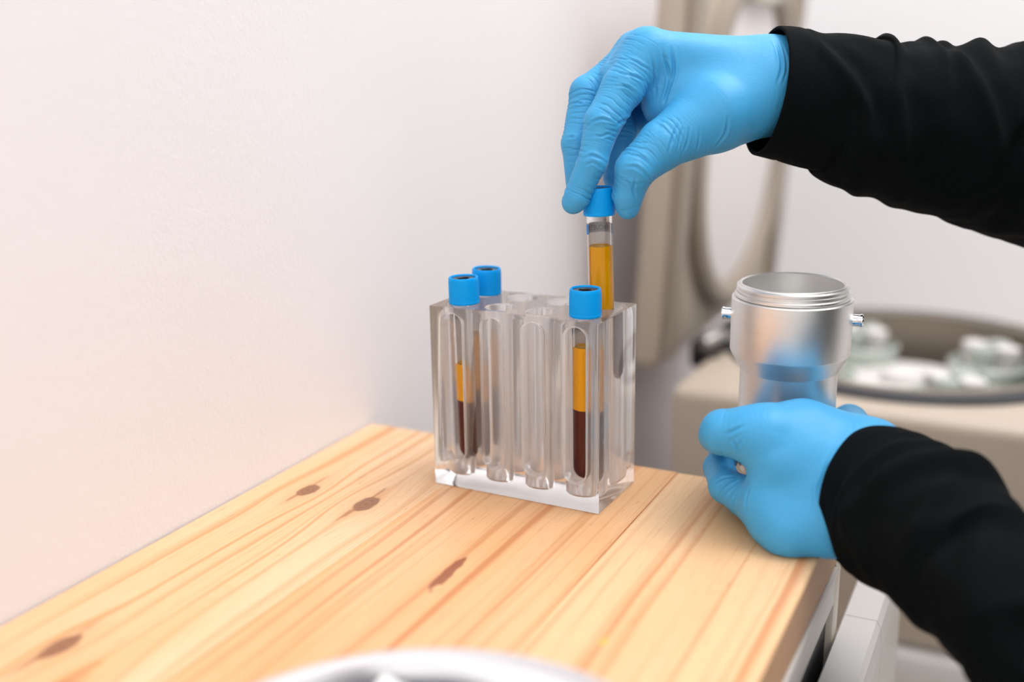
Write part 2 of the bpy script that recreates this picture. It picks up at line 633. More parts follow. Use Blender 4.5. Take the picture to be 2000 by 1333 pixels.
def build_tube(label, z_top_air, group, with_label=True, lab_rot=0.0, plasma_top=0.0705, blood_top=0.038, span=205):
    """origin at the cap's lower edge, axis z; tube hangs to -TL"""
    t = empty('blood_tube', label, 'test tube', group=group)
    b = -TL
    hemi = [(TR * math.sin(a), b + TR - TR * math.cos(a)) for a in np.linspace(0, math.pi / 2, 10)]
    ri = TR - 0.0009
    hin = [(ri * math.sin(a), b + TR - ri * math.cos(a)) for a in np.linspace(math.pi / 2, 0, 10)]
    lathe('tube_wall', hemi + [(TR, 0.004), (ri, 0.004)] + hin, M_GLASS, t, 48, 0.7)
    rl = ri + 0.00015
    zb, zp = b + blood_top, b + plasma_top
    hb = [(rl * math.sin(a), b + TR - rl * math.cos(a)) for a in np.linspace(0, math.pi / 2, 10)]
    lathe('blood', hb + [(rl, zb), (0, zb)], M_BLOOD, t, 40, 0.7)
    lathe('plasma', [(0, zb + 0.00005), (rl, zb + 0.00005), (rl, zp + 0.0005), (rl - 0.0006, zp), (0, zp - 0.0001)], M_PLASMA, t, 40, 0.7)
    # ribbed screw cap
    n = 192
    prof = [(TR + 0.0002, 0.0), (CAPR - 0.0002, 0.0), (CAPR, 0.0003), (CAPR + 0.0001, 0.0012), (CAPR - 0.00005, 0.0016), (CAPR, 0.0020), (CAPR - 0.0001, CAPH - 0.0024),
            (CAPR - 0.0002, CAPH - 0.0018), (CAPR - 0.00025, CAPH - 0.0005), (CAPR - 0.0006, CAPH), (CAPR - 0.0012, CAPH - 0.0001), (CAPR - 0.0015, CAPH - 0.0008), (CAPR - 0.0015, CAPH - 0.0021), (TR - 0.0015, CAPH - 0.0021), (TR - 0.0015, 0.0035), (TR + 0.0002, 0.0035)]
    cap = lathe('cap', prof, M_CAP, t, n, 0.9, rad=lambda i, k: (1.0 - (0.022 if k % 3 == 0 else 0.0)) if 5 <= i <= 6 else 1.0, closed=True)
    ro = CAPR - 0.0016
    zt = CAPH - 0.0009
    lathe('stopper', [(ro, zt - 0.0018), (ro, zt), (0.0036, zt + 0.0001), (0.0033, zt - 0.0002), (0.0032, zt - 0.0026), (0.0012, zt - 0.0032), (0, zt - 0.0033)], M_CAPIN, cap, 48, 0.6)
    if with_label:
        rl2 = TR + 0.00008

        def arc(name, a0, a1, z0, z1, r, mat, par):
            N = 40
            v, f = [], []
            for rr in (r, r + 0.00006):
                for k in range(N + 1):
                    a = a0 + (a1 - a0) * k / N
                    v += [(rr * math.cos(a), rr * math.sin(a), z0), (rr * math.cos(a), rr * math.sin(a), z1)]
            m = 2 * (N + 1)
            for k in range(N):
                i = 2 * k
                f += [[i, i + 1, i + 3, i + 2], [m + i, m + i + 2, m + i + 3, m + i + 1]]
                f += [[i, i + 2, m + i + 2, m + i], [i + 1, m + i + 1, m + i + 3, i + 3]]
            f += [[0, m, m + 1, 1], [2 * N, 2 * N + 1, m + 2 * N + 1, m + 2 * N]]
            return pydata(name, v, f, mat, par, 0.6)
        a0, a1 = lab_rot, lab_rot + math.radians(span)
        lab = arc('label', a0, a1, -0.052, -0.0042, rl2, M_LABEL, t)
        arc('label_band', a0, a1, -0.0095, -0.0044, rl2 + 0.00007, M_LBAND, lab)
        # lettering wrapped round the tube: dark ink lines on the paper, brand word on the band
        def wrap_text(body, size, ang, z, mat, inside=False, rot90=False):
            cu = bpy.data.curves.new('lettering', 'FONT')
            cu.body = body
            cu.size = size
            cu.resolution_u = 2
            to = bpy.data.objects.new('tmp', cu)
            COL.objects.link(to)
            d = bpy.context.evaluated_depsgraph_get()
            m = bpy.data.meshes.new_from_object(to.evaluated_get(d))
            bpy.data.objects.remove(to)
            r = rl2 + 0.0002
            for v in m.vertices:
                tx, ty = (v.co.x, v.co.y) if not rot90 else (v.co.y, -v.co.x)
                # seen from outside, +angle runs to the viewer's right
                a = ang + tx / r
                v.co = Vector(((r if not inside else TR - 0.0001) * math.cos(a), (r if not inside else TR - 0.0001) * math.sin(a), z + ty))
            return link('lettering', m, mat, lab)
        wrap_text('VACUETTE', 0.0034, a0 + 0.7 * span / 205, -0.0083, M_INKW)
        wrap_text('VACUETTE', 0.0034, a0 + 0.7 * span / 205, -0.0083, M_INK, inside=True)
        wrap_text('9NC  2 ml  sodium citrate 3.2%', 0.0024, a0 + 0.10, -0.0125, M_INK, rot90=True)
        wrap_text('LOT A2104  sterile R', 0.0022, a0 + 0.55, -0.0125, M_INK, rot90=True)
    return t


def place(t, hx, hy, z, tilt=(0, 0), rot=0.0):
    p = RZ @ Vector((hx, hy, z))
    t.location = p
    t.rotation_euler = (tilt[0], tilt[1], rot)


t1 = build_tube('capped tube of plasma over dark blood in the front right hole of the rack', 0, 'blue capped tubes', True, math.radians(34), span=166)
place(t1, HX[0] + 0.0004, HY[0], 0.1004, (0.0, -0.004), 0.0)
t2 = build_tube('capped tube with a low plasma layer in the front left hole of the rack', 0, 'blue capped tubes', True, math.radians(34), span=166, plasma_top=0.0535, blood_top=0.0335)
place(t2, HX[3] + 0.0011, HY[0] + 0.0004, 0.1004, (0.0, -0.022), 0.0)
t3 = build_tube('rearmost capped tube in the back left hole of the clear rack', 0, 'blue capped tubes', True, math.radians(34), span=166, plasma_top=0.066, blood_top=0.036)
place(t3, HX[3] + 0.0010, HY[1] + 0.0008, 0.1006, (0.0, 0.02), 0.4)
t4 = build_tube('capped tube of yellow plasma pinched by gloved fingers above the clear rack', 0, 'blue capped tubes', True, math.radians(12), span=222)
# held, half drawn out of the back right hole
pc = at(1170.5, 420, 0.5560)
t4.location = pc
t4.rotation_euler = (0.0, -0.030, 0.0)

# ------------------------------------------------------------------ aluminium bucket
BX, BY, BZ = 0.0752, 0.0783, 0.0045
cup = empty('centrifuge_bucket', 'brushed aluminium centrifuge cup with threaded rim held in a gloved fist', 'metal cup', (BX, BY, BZ + 0.0055))
prof = [(0, -0.0055), (0.012, -0.0055), (0.019, -0.0040), (0.0232, -0.0005), (0.0251, 0.006), (0.0250, 0.0552), (0.0254, 0.0562), (0.0300, 0.0645), (0.0307, 0.0660), (0.0307, 0.0938), (0.0303, 0.0943), (0.0283, 0.0945),
        (0.0275, 0.0947), (0.0268, 0.1015), (0.0262, 0.1018), (0.0255, 0.1012), (0.0253, 0.07), (0.0215, 0.058), (0.0213, 0.012), (0.017, 0.005), (0, 0.004)]
lathe('body', prof, M_BRUSH, cup, 128, 0.5)
th = []
z = 0.0947
for (r, dz) in ((0.0288, 0.0), (0.0292, 0.0004), (0.0292, 0.0016), (0.0286, 0.0020), (0.0273, 0.0022), (0.0273, 0.0029), (0.0284, 0.0034), (0.0284, 0.0037), (0.0273, 0.0043), (0.0273, 0.0048), (0.0283, 0.0053), (0.0283, 0.0056), (0.0272, 0.0062), (0.0270, 0.0067), (0.0262, 0.0067), (0.0262, 0.0)):
    th.append((r, z + dz))
lathe('threaded_rim', th, M_BRUSH, cup, 128, 0.5, closed=True)
pa = Vector((0.988, 0.153, 0)).normalized()
for s in (-1, 1):
    d = pa * s
    lathe('pin', [(0, 0.0300), (0.0031, 0.0300), (0.0031, 0.0340), (0.0034, 0.0345), (0.0034, 0.0352), (0.0028, 0.0357), (0, 0.0358)], M_CHROME, cup, 32, 0.6, axis=d, loc=(0, 0, 0.0835))

# ------------------------------------------------------------------ steel dish in front
dish = empty('steel_dish', 'polished round steel dish close to the camera on the pine table', 'steel dish', (0.0512, -0.2655, 0.0))
prof = [(0, 0.0006), (0.044, 0.0006), (0.060, 0.0012), (0.0760, 0.0022), (0.0800, 0.0050), (0.0812, 0.0090), (0.0828, 0.0262), (0.0862, 0.0278), (0.0878, 0.0280), (0.0884, 0.0272), (0.0880, 0.0262), (0.0865, 0.0258), (0.0836, 0.0240), (0.0826, 0.0090), (0.0808, 0.0040), (0.0765, 0.0010), (0.060, 0.0002), (0, 0.0)]
lathe('bowl', prof, M_STEEL, dish, 128, 0.8)
g = empty('gauze_pad', 'white folded gauze corner lying in the steel dish', 'gauze', (0.0290, -0.2240, 0.004))
vv, ff = [], []
for j in range(13):
    for i in range(13):
        x, y = (i / 12 - 0.5) * 0.05, (j / 12 - 0.5) * 0.05
        z = 0.004 + 0.002 * math.sin(i * 0.9) * math.cos(j * 0.6) + 0.031 * max(0, (i + j) / 24 - 0.45)
        vv.append((x, y, z))
for j in range(12):
    for i in range(12):
        a = j * 13 + i
        ff.append([a, a + 1, a + 14, a + 13])
go = pydata('pad', vv, ff, M_GAUZE, g, 3.2)
go.rotation_euler = (0, 0, 1.676)
sd = go.modifiers.new('s', 'SOLIDIFY')
sd.thickness = 0.004

# ------------------------------------------------------------------ centrifuge
cf = empty('centrifuge', 'beige bench centrifuge with its round lid open against the wall', 'centrifuge', (0.09, 0.58, -0.25))
CX0, CX1, CY0, CY1, CZ = -0.086, 0.29, 0.375, 0.738, -0.0500
BC = Vector((0.080, 0.568, CZ))
BR = 0.153
# body with a real round well
bm = bmesh.new()
add_box(bm, (CX0, CY0, -0.248), (CX1, CY1, CZ), 0.010, 4)
me = bpy.data.meshes.new('body')
bm.to_mesh(me)
bm.free()
bo = bpy.data.objects.new('body', me)
COL.objects.link(bo)
v, f = [], []
N = 96
for zz in (CZ - 0.13, CZ + 0.05):
    v += [(BC.x + (BR - 0.006) * math.cos(2 * math.pi * k / N), BC.y + (BR - 0.006) * math.sin(2 * math.pi * k / N), zz) for k in range(N)]
f = [[k, (k + 1) % N, N + (k + 1) % N, N + k] for k in range(N)] + [list(range(N)), list(range(N, 2 * N))]
ct = tmp_obj(v, f)
md = bo.modifiers.new('b', 'BOOLEAN')
md.operation, md.solver, md.object = 'DIFFERENCE', 'EXACT', ct
me2 = bpy.data.meshes.new_from_object(bo.evaluated_get(bpy.context.evaluated_depsgraph_get()))
bpy.data.objects.remove(ct)
bpy.data.objects.remove(bo)
me2.materials.clear()
adopt(link('body', me2, M_BEIGE, None, 0.5), cf)
adopt(lathe('chamber', [(BR - 0.0165, CZ + 0.001), (BR - 0.0165, CZ - 0.128), (0, CZ - 0.128), (0, CZ - 0.1285), (BR - 0.0152, CZ - 0.1285), (BR - 0.0152, CZ + 0.001)], M_BOWL, None, 96, 0.6, loc=(BC.x, BC.y, 0)), cf)
adopt(lathe('inner_lip', [(BR - 0.0150, CZ - 0.030), (BR - 0.0160, CZ + 0.004), (BR - 0.0130, CZ + 0.0060), (BR - 0.0092, CZ + 0.0045), (BR - 0.0092, CZ - 0.030)], M_RIM, None, 96, 0.8, loc=(BC.x, BC.y, 0), closed=True), cf)
adopt(lathe('rim_gasket', [(BR - 0.009, CZ + 0.0005), (BR - 0.009, CZ + 0.004), (BR - 0.004, CZ + 0.005), (BR + 0.004, CZ + 0.0045), (BR + 0.010, CZ + 0.003), (BR + 0.011, CZ + 0.0004)], M_GASKET, None, 96, 0.8, loc=(BC.x, BC.y, 0), closed=True), cf)
ro = adopt(lathe('rotor', [(0, CZ - 0.02), (0.018, CZ - 0.02), (0.022, CZ - 0.03), (0.022, CZ - 0.028), (0.088, CZ - 0.034), (0.088, CZ - 0.048), (0.03, CZ - 0.08), (0.03, CZ - 0.127), (0, CZ - 0.127)], M_WHITEPL, None, 64, 0.6, loc=(BC.x, BC.y, 0)), cf)
for k in range(4):
    a = math.radians(35 + 90 * k)
    ux, uy = math.cos(a), math.sin(a)
    c = (BC.x + 0.088 * ux, BC.y + 0.088 * uy, 0)
    b = lathe('bucket', [(0, CZ - 0.10), (0.03, CZ - 0.10), (0.034, CZ - 0.095), (0.036, CZ - 0.020), (0.038, CZ - 0.016), (0.035, CZ - 0.014), (0.0335, CZ - 0.018), (0.032, CZ - 0.092), (0, CZ - 0.094)], M_WPLAST, None, 48, 0.6, loc=c)
    adopt(b, cf)
    for j in range(4):
        a2 = a + math.pi / 2 * j + 0.6
        tt = lathe('adapter_tube', [(0, CZ - 0.088), (0.0065, CZ - 0.084), (0.0095, CZ - 0.010), (0.0110, CZ - 0.0095), (0.0110, CZ + 0.001), (0.0085, CZ + 0.002), (0, CZ + 0.0018)], M_WHITEPL if (j + k) % 2 else M_WPLAST, b, 24, 0.6,
                   loc=(c[0] + 0.016 * math.cos(a2), c[1] + 0.016 * math.sin(a2), 0))
        tt.matrix_parent_inverse = Matrix()
# open lid hinged on the wall side
LH, LY0, LY1 = 0.37, 0.425, 0.845
lid = empty('lid', None, None, (-0.1135, LY0, -0.055))
lid.rotation_euler = (0, math.radians(3.6), 0)
slab = bmesh.new()
add_box(slab, (-0.030, 0, 0.0), (0.0, LY1 - LY0, LH), 0.012, 4)
# lid-local coordinates: x out of the inner face, y along the hinge, z up
lp = from_bm('lid', slab, M_BEIGE, None, 0.5)
lp.location, lp.rotation_euler = lid.location, lid.rotation_euler
bpy.data.objects.remove(lid)
mw = lp.matrix_basis.copy()
adopt(lp, cf)


def lidpart(o):
    o.parent = lp
    return o


lc = (0.0, 0.21, 0.195)
R90 = (1, 0, 0)
lidpart(lathe('seal_ring', [(0.150, 0.0), (0.150, 0.010), (0.156, 0.014), (0.168, 0.014), (0.174, 0.010), (0.174, 0.0)], M_BEIGED, None, 96, 0.6, axis=R90, loc=lc, closed=True))
lidpart(lathe('inner_disc', [(0, 0.004), (0.135, 0.003), (0.149, 0.001), (0.149, 0.0), (0, 0.0)], M_DISC, None, 96, 0.6, axis=R90, loc=lc))
lidpart(box('edge_frame', (-0.001, 0.004, 0.012), (0.009, 0.030, LH - 0.012), M_BEIGED, None, 0.003))
lidpart(box('edge_frame', (-0.001, LY1 - LY0 - 0.030, 0.012), (0.009, LY1 - LY0 - 0.004, LH - 0.012), M_BEIGED, None, 0.003))
la = lidpart(box('latch', (0.0, 0.16, LH - 0.045), (0.016, 0.26, LH - 0.012), M_BEIGEL, None, 0.004))
# hinge hardware
hb = box('hinge_bracket', (-0.100, 0.475, CZ - 0.012), (-0.074, 0.515, CZ + 0.014), M_BLACK, None, 0.004)
adopt(hb, cf)
for (y, zz, r) in ((0.480, CZ + 0.016, 0.008), (0.530, CZ + 0.006, 0.009), (0.560, CZ + 0.006, 0.010)):
    h2 = lathe('hinge_pin', [(0, -0.014), (r * 0.8, -0.014), (r, -0.010), (r, 0.010), (r * 0.8, 0.014), (0, 0.014)], M_HINGE, None, 24, 0.6, axis=(0.5, 1, 0.2), loc=(-0.085 + (y - 0.455) * 0.25, y, zz))
    adopt(h2, cf)
adopt(box('hinge_bracket', (-0.098, 0.50, CZ - 0.012), (-0.062, 0.60, CZ + 0.010), M_GASKET, None, 0.004), cf)

bench = empty('equipment_bench', 'beige bench carrying the centrifuge beyond the pine table', 'bench', (0.2, 0.65, -0.9))
adopt(box('bench_top', (-0.095, 0.36, -0.276), (0.62, 1.018, -0.248), M_WHITEPL, None, 0.003), bench)
adopt(box('cabinet', (-0.090, 0.39, -0.9), (0.60, 1.018, -0.2765), M_BEIGEL, None, 0.003), bench)

# ------------------------------------------------------------------ the person: gloves and sleeves


def vnoise(P, seed=0):
    P = np.asarray(P, np.float64)
    I = np.floor(P).astype(np.int64)
    F = P - I
    F = F * F * (3 - 2 * F)

    def h(i, j, k):
        x = (i * 374761393 + j * 668265263 + k * 2147483647 + seed * 1274126177) & 0xffffffff
        x = ((x ^ (x >> 13)) * 1274126177) & 0xffffffff
        return ((x ^ (x >> 16)) & 0xffff) / 65535.0
    r = 0
    for a in (0, 1):
        for b in (0, 1):
            for c in (0, 1):
                w = (F[:, 0] if a else 1 - F[:, 0]) * (F[:, 1] if b else 1 - F[:, 1]) * (F[:, 2] if c else 1 - F[:, 2])
                r = r + w * h(I[:, 0] + a, I[:, 1] + b, I[:, 2] + c)
    return r


def cone_sdf(P, a, b, ra, rb):
    ab = (b - a).astype(np.float32)
    d = P - a.astype(np.float32)
    t = np.clip(d @ ab / max(float(ab @ ab), 1e-12), 0, 1)
    return np.linalg.norm(d - t[:, None] * ab, axis=1) - (ra + t * (rb - ra)), t


def smin(a, b, k):
    h = np.clip(0.5 + 0.5 * (b - a) / k, 0, 1)
    return b * (1 - h) + a * h - k * h * (1 - h)


def surface_nets(g, org, h):
    nx, ny, nz = g.shape
    s = g < 0
    c = [s[i:nx - 1 + i, j:ny - 1 + j, k:nz - 1 + k] for i in (0, 1) for j in (0, 1) for k in (0, 1)]
    cnt = sum(x.astype(np.int8) for x in c)
    act = (cnt > 0) & (cnt < 8)
    ids = -np.ones(act.shape, np.int64)
    ii = np.argwhere(act)
    ids[act] = np.arange(len(ii))
    acc = np.zeros((len(ii), 3))
    num = np.zeros(len(ii))
    cor = [(i, j, k) for i in (0, 1) for j in (0, 1) for k in (0, 1)]
    for a in range(8):
        for b in range(a + 1, 8):
            ca, cb = cor[a], cor[b]
            if sum(abs(x - y) for x, y in zip(ca, cb)) != 1:
                continue
            va = g[ii[:, 0] + ca[0], ii[:, 1] + ca[1], ii[:, 2] + ca[2]]
            vb = g[ii[:, 0] + cb[0], ii[:, 1] + cb[1], ii[:, 2] + cb[2]]
            m = (va < 0) != (vb < 0)
            t = np.where(m, va / np.where(m, va - vb, 1), 0)
            p = np.array(ca) + t[:, None] * (np.array(cb) - np.array(ca))
            acc[m] += p[m]
            num[m] += 1
    V = org + (ii + acc / num[:, None]) * h
    F = []
    for ax in range(3):
        o = [1, 1, 1]
        o[ax] = 0
        sl0 = tuple(slice(1 if q != ax else 0, (g.shape[q] - 1)) for q in range(3))
        sh = [slice(None)] * 3
        A = s[tuple(slice(1, g.shape[q] - 1) if q != ax else slice(0, g.shape[q] - 1) for q in range(3))]
        B = s[tuple(slice(1, g.shape[q] - 1) if q != ax else slice(1, g.shape[q]) for q in range(3))]
        e = np.argwhere(A != B)
        fl = A[tuple(e.T)]
        e = e + np.array([1 if q != ax else 0 for q in range(3)])
        q1, q2 = (ax + 1) % 3, (ax + 2) % 3
        d1, d2 = np.zeros(3, int), np.zeros(3, int)
        d1[q1], d2[q2] = 1, 1
        quad = [ids[tuple((e - d1 - d2).T)], ids[tuple((e - d2).T)], ids[tuple(e.T)], ids[tuple((e - d1).T)]]
        Q = np.stack(quad, 1)
        Q[~fl] = Q[~fl][:, ::-1]
        F.append(Q)
    return V, np.concatenate(F)


def mesh_np(name, V, F):
    me = bpy.data.meshes.new(name)
    me.vertices.add(len(V))
    me.vertices.foreach_set('co', V.astype(np.float32).ravel())
    k = F.shape[1]
    me.loops.add(F.size)
    me.loops.foreach_set('vertex_index', F.astype(np.int32).ravel())
    me.polygons.add(len(F))
    me.polygons.foreach_set('loop_start', np.arange(0, F.size, k, dtype=np.int32))
    me.update(calc_edges=True)
    me.polygons.foreach_set('use_smooth', np.ones(len(F), bool))
    return me


def normals(V, F):
    n = np.cross(V[F[:, 2]] - V[F[:, 0]], V[F[:, 3]] - V[F[:, 1]])
    N = np.zeros_like(V)
    for c in range(4):
        np.add.at(N, F[:, c], n)
    return N / np.maximum(np.linalg.norm(N, axis=1), 1e-12)[:, None]


def subdivide(V, F):
    """one Catmull-Clark-like split of a quad mesh"""
    nF = len(F)
    E = np.concatenate([F[:, [i, (i + 1) % 4]] for i in range(4)])
    Es = np.sort(E, 1)
    U, inv = np.unique(Es[:, 0] * (len(V) + 1) + Es[:, 1], return_inverse=True)
    ua, ub = U // (len(V) + 1), U % (len(V) + 1)
    em = 0.5 * (V[ua] + V[ub])
    fc = V[F].mean(1)
    nV = len(V)
    ei = nV + inv.reshape(4, nF)
    fi = nV + len(U) + np.arange(nF)
    NV = np.concatenate([V, em, fc])
    Q = [np.stack([F[:, i], ei[i], fi, ei[(i - 1) % 4]], 1) for i in range(4)]
    return NV, np.concatenate(Q)


def relax(V, F, n, lam=0.5):
    E = np.concatenate([F[:, [i, (i + 1) % 4]] for i in range(4)])
    deg = np.bincount(E[:, 0], minlength=len(V)) + np.bincount(E[:, 1], minlength=len(V))
    for i in range(n):
        A = np.zeros_like(V)
        for c in range(3):
            A[:, c] = np.bincount(E[:, 0], V[E[:, 1], c], len(V)) + np.bincount(E[:, 1], V[E[:, 0], c], len(V))
        V = V + (lam if i % 2 == 0 else -lam * 0.95) * (A / deg[:, None] - V)
    return V


def build_hand(name, palm, fingers, kp=0.009, kf=0.006, h=0.0008, amp=1.0, seed=1, wrist=None, creases=(), cut=None, carve=(), table=False):
    """palm: [(a, b, ra, rb)]; fingers: list of [(point, radius), ...]"""
    pts = [p for a, b, ra, rb in palm for p in (a, b)] + [p for fgr in fingers for p, r in fgr]
    pts = np.array(pts)
    lo, hi = pts.min(0) - 0.036, pts.max(0) + 0.036
    n = np.ceil((hi - lo) / h).astype(int)
    gx = [lo[i] + np.arange(n[i]) * h for i in range(3)]
    G = np.stack(np.meshgrid(*gx, indexing='ij'), -1).reshape(-1, 3).astype(np.float32)
    d = None
    for a, b, ra, rb in palm:
        q = cone_sdf(G, a, b, ra, rb)[0]
        d = q if d is None else smin(d, q, kp)
    fd = None
    for fgr in fingers:
        c = None
        for (a, ra), (b, rb) in zip(fgr, fgr[1:]):
            q = cone_sdf(G, a, b, ra, rb)[0]
            c = q if c is None else smin(c, q, 0.0022)
        # blend with the palm only near the root
        fd = c if fd is None else smin(fd, c, 0.0012)
    root = None
    for fgr in fingers:
        q = np.linalg.norm(G - fgr[0][0].astype(np.float32), axis=1)
        root = q if root is None else np.minimum(root, q)
    kk = np.clip(1 - (root - 0.012) / 0.022, 0.12, 1) * kf
    d = smin(d, fd, kk)
    if cut is not None:
        d = np.maximum(d, (G - cut[0].astype(np.float32)) @ cut[1].astype(np.float32))
    for (c0, ax, rad, z0, z1) in carve:      # the hand closes on what it holds, it does not pass through it
        q = G - np.array(c0, np.float32)
        zz = q @ np.array(ax, np.float32)
        rr = np.sqrt(np.maximum((q * q).sum(1) - zz * zz, 0))
        cyl = np.maximum(rr - rad, np.maximum(z0 - zz, zz - z1))
        d = np.maximum(d, -cyl)
    if table:                                # resting flat on the table top
        d = np.where(G[:, 0] < XR + 0.001, np.maximum(d, 0.0006 - G[:, 2]), d)
    V, F = surface_nets(d.reshape(n), lo, h)
    V = relax(V, F, 6)
    V, F = subdivide(V, F)
    V = relax(V, F, 4)
    N = normals(V, F)
    # creases across the fingers, deepest at the joints
    disp = np.zeros(len(V))
    best = np.full(len(V), 1e9)
    sc, am = np.zeros(len(V)), np.zeros(len(V))
    fid = np.zeros(len(V))
    for k, fgr in enumerate(fingers):
        s0 = 0.0
        for i, ((a, ra), (b, rb)) in enumerate(zip(fgr, fgr[1:])):
            L = np.linalg.norm(b - a)
            q, t = cone_sdf(V.astype(np.float32), a, b, ra, rb)
            m = q < best
            best[m] = q[m]
            sc[m] = (s0 + t * L)[m]
            fid[m] = k
            e = np.minimum(t, 1 - t) * L
            w = 0.35 + 0.65 * np.exp(-(e / 0.008) ** 2)
            if i == len(fgr) - 2:
                w = np.where(t > 0.45, 0.22, w)
            if i == 0:
                w = w * (0.8 if k < 4 else 0.10 + 0.75 * np.clip((t - 0.25) / 0.5, 0, 1))
            am[m] = w[m]
            s0 += L
    am = am * np.exp(-np.maximum(best, 0) / 0.004)
    if wrist is not None:
        wa, wb = wrist
        ax = (wb - wa) / np.linalg.norm(wb - wa)
        s = (V - wa) @ ax
        L = np.linalg.norm(wb - wa)
        wz = 0.6 * np.exp(-((s - L) / 0.011) ** 2)
        m = wz > am
        am[m] = wz[m]
        sc[m] = s[m]
        fid[m] = 9
    P1 = V / 0.007 + fid[:, None] * 3.7
    ph = sc / 0.0028 + 1.7 * vnoise(V / 0.015 + fid[:, None] * 3.7, seed) + 0.35 * vnoise(V / 0.004, seed + 1)
    groove = (1 - np.abs(np.sin(math.pi * ph))) ** 2.2
    ph2 = sc / 0.0016 + 1.6 * vnoise(V / 0.010 + 11, seed + 5)
    groove2 = (1 - np.abs(np.sin(math.pi * ph2))) ** 2.0
    gate = np.clip((vnoise(V / 0.0075, seed + 2) - 0.36) * 2.8, 0, 1)
    gate2 = np.clip((vnoise(V / 0.006 + 5, seed + 3) - 0.42) * 2.8, 0, 1)
    disp -= amp * am * (0.00050 * groove * gate + 0.00026 * groove2 * gate2)
    disp += amp * 0.00035 * (vnoise(V / 0.009, seed + 4) - 0.5) * (0.3 + am)
    # explicit folds: (a, b, c, depth, width) polyline valleys
    q = (V - CAM) @ RM
    dep = -q[:, 2]
    pix = np.stack([1000 + FPX * q[:, 0] / dep, 666.5 - FPX * q[:, 1] / dep], 1)
    for poly, depth, width in creases:
        pl = []
        for (x0, y0), (x1, y1) in zip(poly, poly[1:]):
            m = max(2, int(math.hypot(x1 - x0, y1 - y0) / 4))
            for t in np.arange(m + 1) / m:
                near = np.nonzero((np.abs(pix - np.array([x0 + (x1 - x0) * t, y0 + (y1 - y0) * t])) < 4).all(1))[0]
                if len(near):                # lay the fold on the skin of the glove
                    pl.append(V[near[np.argmin(dep[near])]])
        pl = relax_line(np.array(pl), 14)
        lo, hi = pl.min(0) - 0.008, pl.max(0) + 0.008
        I = np.nonzero(((V > lo) & (V < hi)).all(1))[0]
        dd = np.full(len(I), 1e9)
        tt = np.zeros(len(I))
        for k, (a, b) in enumerate(zip(pl, pl[1:])):
            e, t = cone_sdf(V[I].astype(np.float32), a, b, 0, 0)
            m = e < dd
            dd[m] = e[m]
            tt[m] = ((k + t) / (len(pl) - 1))[m]
        tap = np.clip(np.minimum(tt, 1 - tt) * 3, 0, 1)
        width = width * 0.78
        disp[I] += tap * (-depth * np.exp(-(dd / width) ** 2) + 0.55 * depth * np.exp(-((dd - width * 2.2) / (width * 1.2)) ** 2))
    V = V + N * disp[:, None]
    return mesh_np(name, V, F)


def relax_line(pl, n):
    for _ in range(n):
        pl[1:-1] = 0.5 * pl[1:-1] + 0.25 * (pl[:-2] + pl[2:])
    return pl


def P(*a):
    return at(*a)


person = empty('person', 'person in black long sleeves and blue gloves lifting a tube and gripping a metal cup', 'person', (0.62, 0.10, -0.9))

T = 0.5555
mm = 0.001
# ---- right hand (pinching the tube)
index = [(P(1264, 104, T - .004), 11.8 * mm), (P(1216, 172, T - .009), 10.7 * mm), (P(1177, 240, T - .013), 9.2 * mm), (P(1157, 316, T - .013), 7.5 * mm), (P(1126, 386, T - .0085), 6.5 * mm), (P(1119, 397, T - .0075), 5.6 * mm)]
middle = [(P(1244, 110, T + .014), 11.0 * mm), (P(1200, 144, T + .012), 9.4 * mm), (P(1147, 184, T + .008), 9.0 * mm), (P(1128, 280, T + .005), 8.1 * mm), (P(1132, 366, T + .008), 6.9 * mm)]
ring = [(P(1240, 120, T + .033), 10.4 * mm), (P(1188, 180, T + .028), 9.0 * mm), (P(1212, 262, T + .024), 8.4 * mm), (P(1204, 348, T + .0175), 7.2 * mm)]
pinky = [(P(1248, 130, T + .051), 9.2 * mm), (P(1215, 190, T + .044), 7.8 * mm), (P(1240, 235, T + .038), 7.2 * mm), (P(1272, 244, T + .030), 6.6 * mm)]
thumb = [(P(1395, 222, T - .006), 19 * mm), (P(1294, 283, T - .013), 12.4 * mm), (P(1242, 330, T - .0155), 10.0 * mm), (P(1225, 385, T - .010), 7.6 * mm), (P(1226, 406, T - .0085), 5.8 * mm)]
Wc = P(1545, 160, T + .012)
palm = [(P(1264, 104, T - .004), P(1530, 138, T + .004), 11.8 * mm, 14.5 * mm),
        (P(1248, 110, T + .004), P(1204, 150, T + .001), 10.0 * mm, 8.6 * mm),
        (P(1248, 108, T + .014), P(1530, 145, T + .014), 12.0 * mm, 15.5 * mm),
        (P(1244, 118, T + .033), P(1535, 150, T + .026), 10.8 * mm, 15 * mm),
        (P(1252, 128, T + .051), P(1545, 156, T + .034), 9.8 * mm, 14 * mm),
        (P(1290, 135, T + .002), P(1300, 205, T + .003), 11.5 * mm, 12 * mm),
        (P(1268, 165, T + .036), P(1340, 205, T + .022), 13 * mm, 16 * mm),
        (P(1340, 180, T + .004), P(1500, 168, T + .006), 17 * mm, 20.5 * mm),
        (P(1395, 222, T - .004), P(1500, 180, T + .005), 19.5 * mm, 21 * mm),
        (P(1320, 155, T + .034), P(1500, 178, T + .028), 13 * mm, 18.5 * mm),
        (P(1500, 166, T + .010), P(1720, 205, T + .020), 21.5 * mm, 22.5 * mm)]
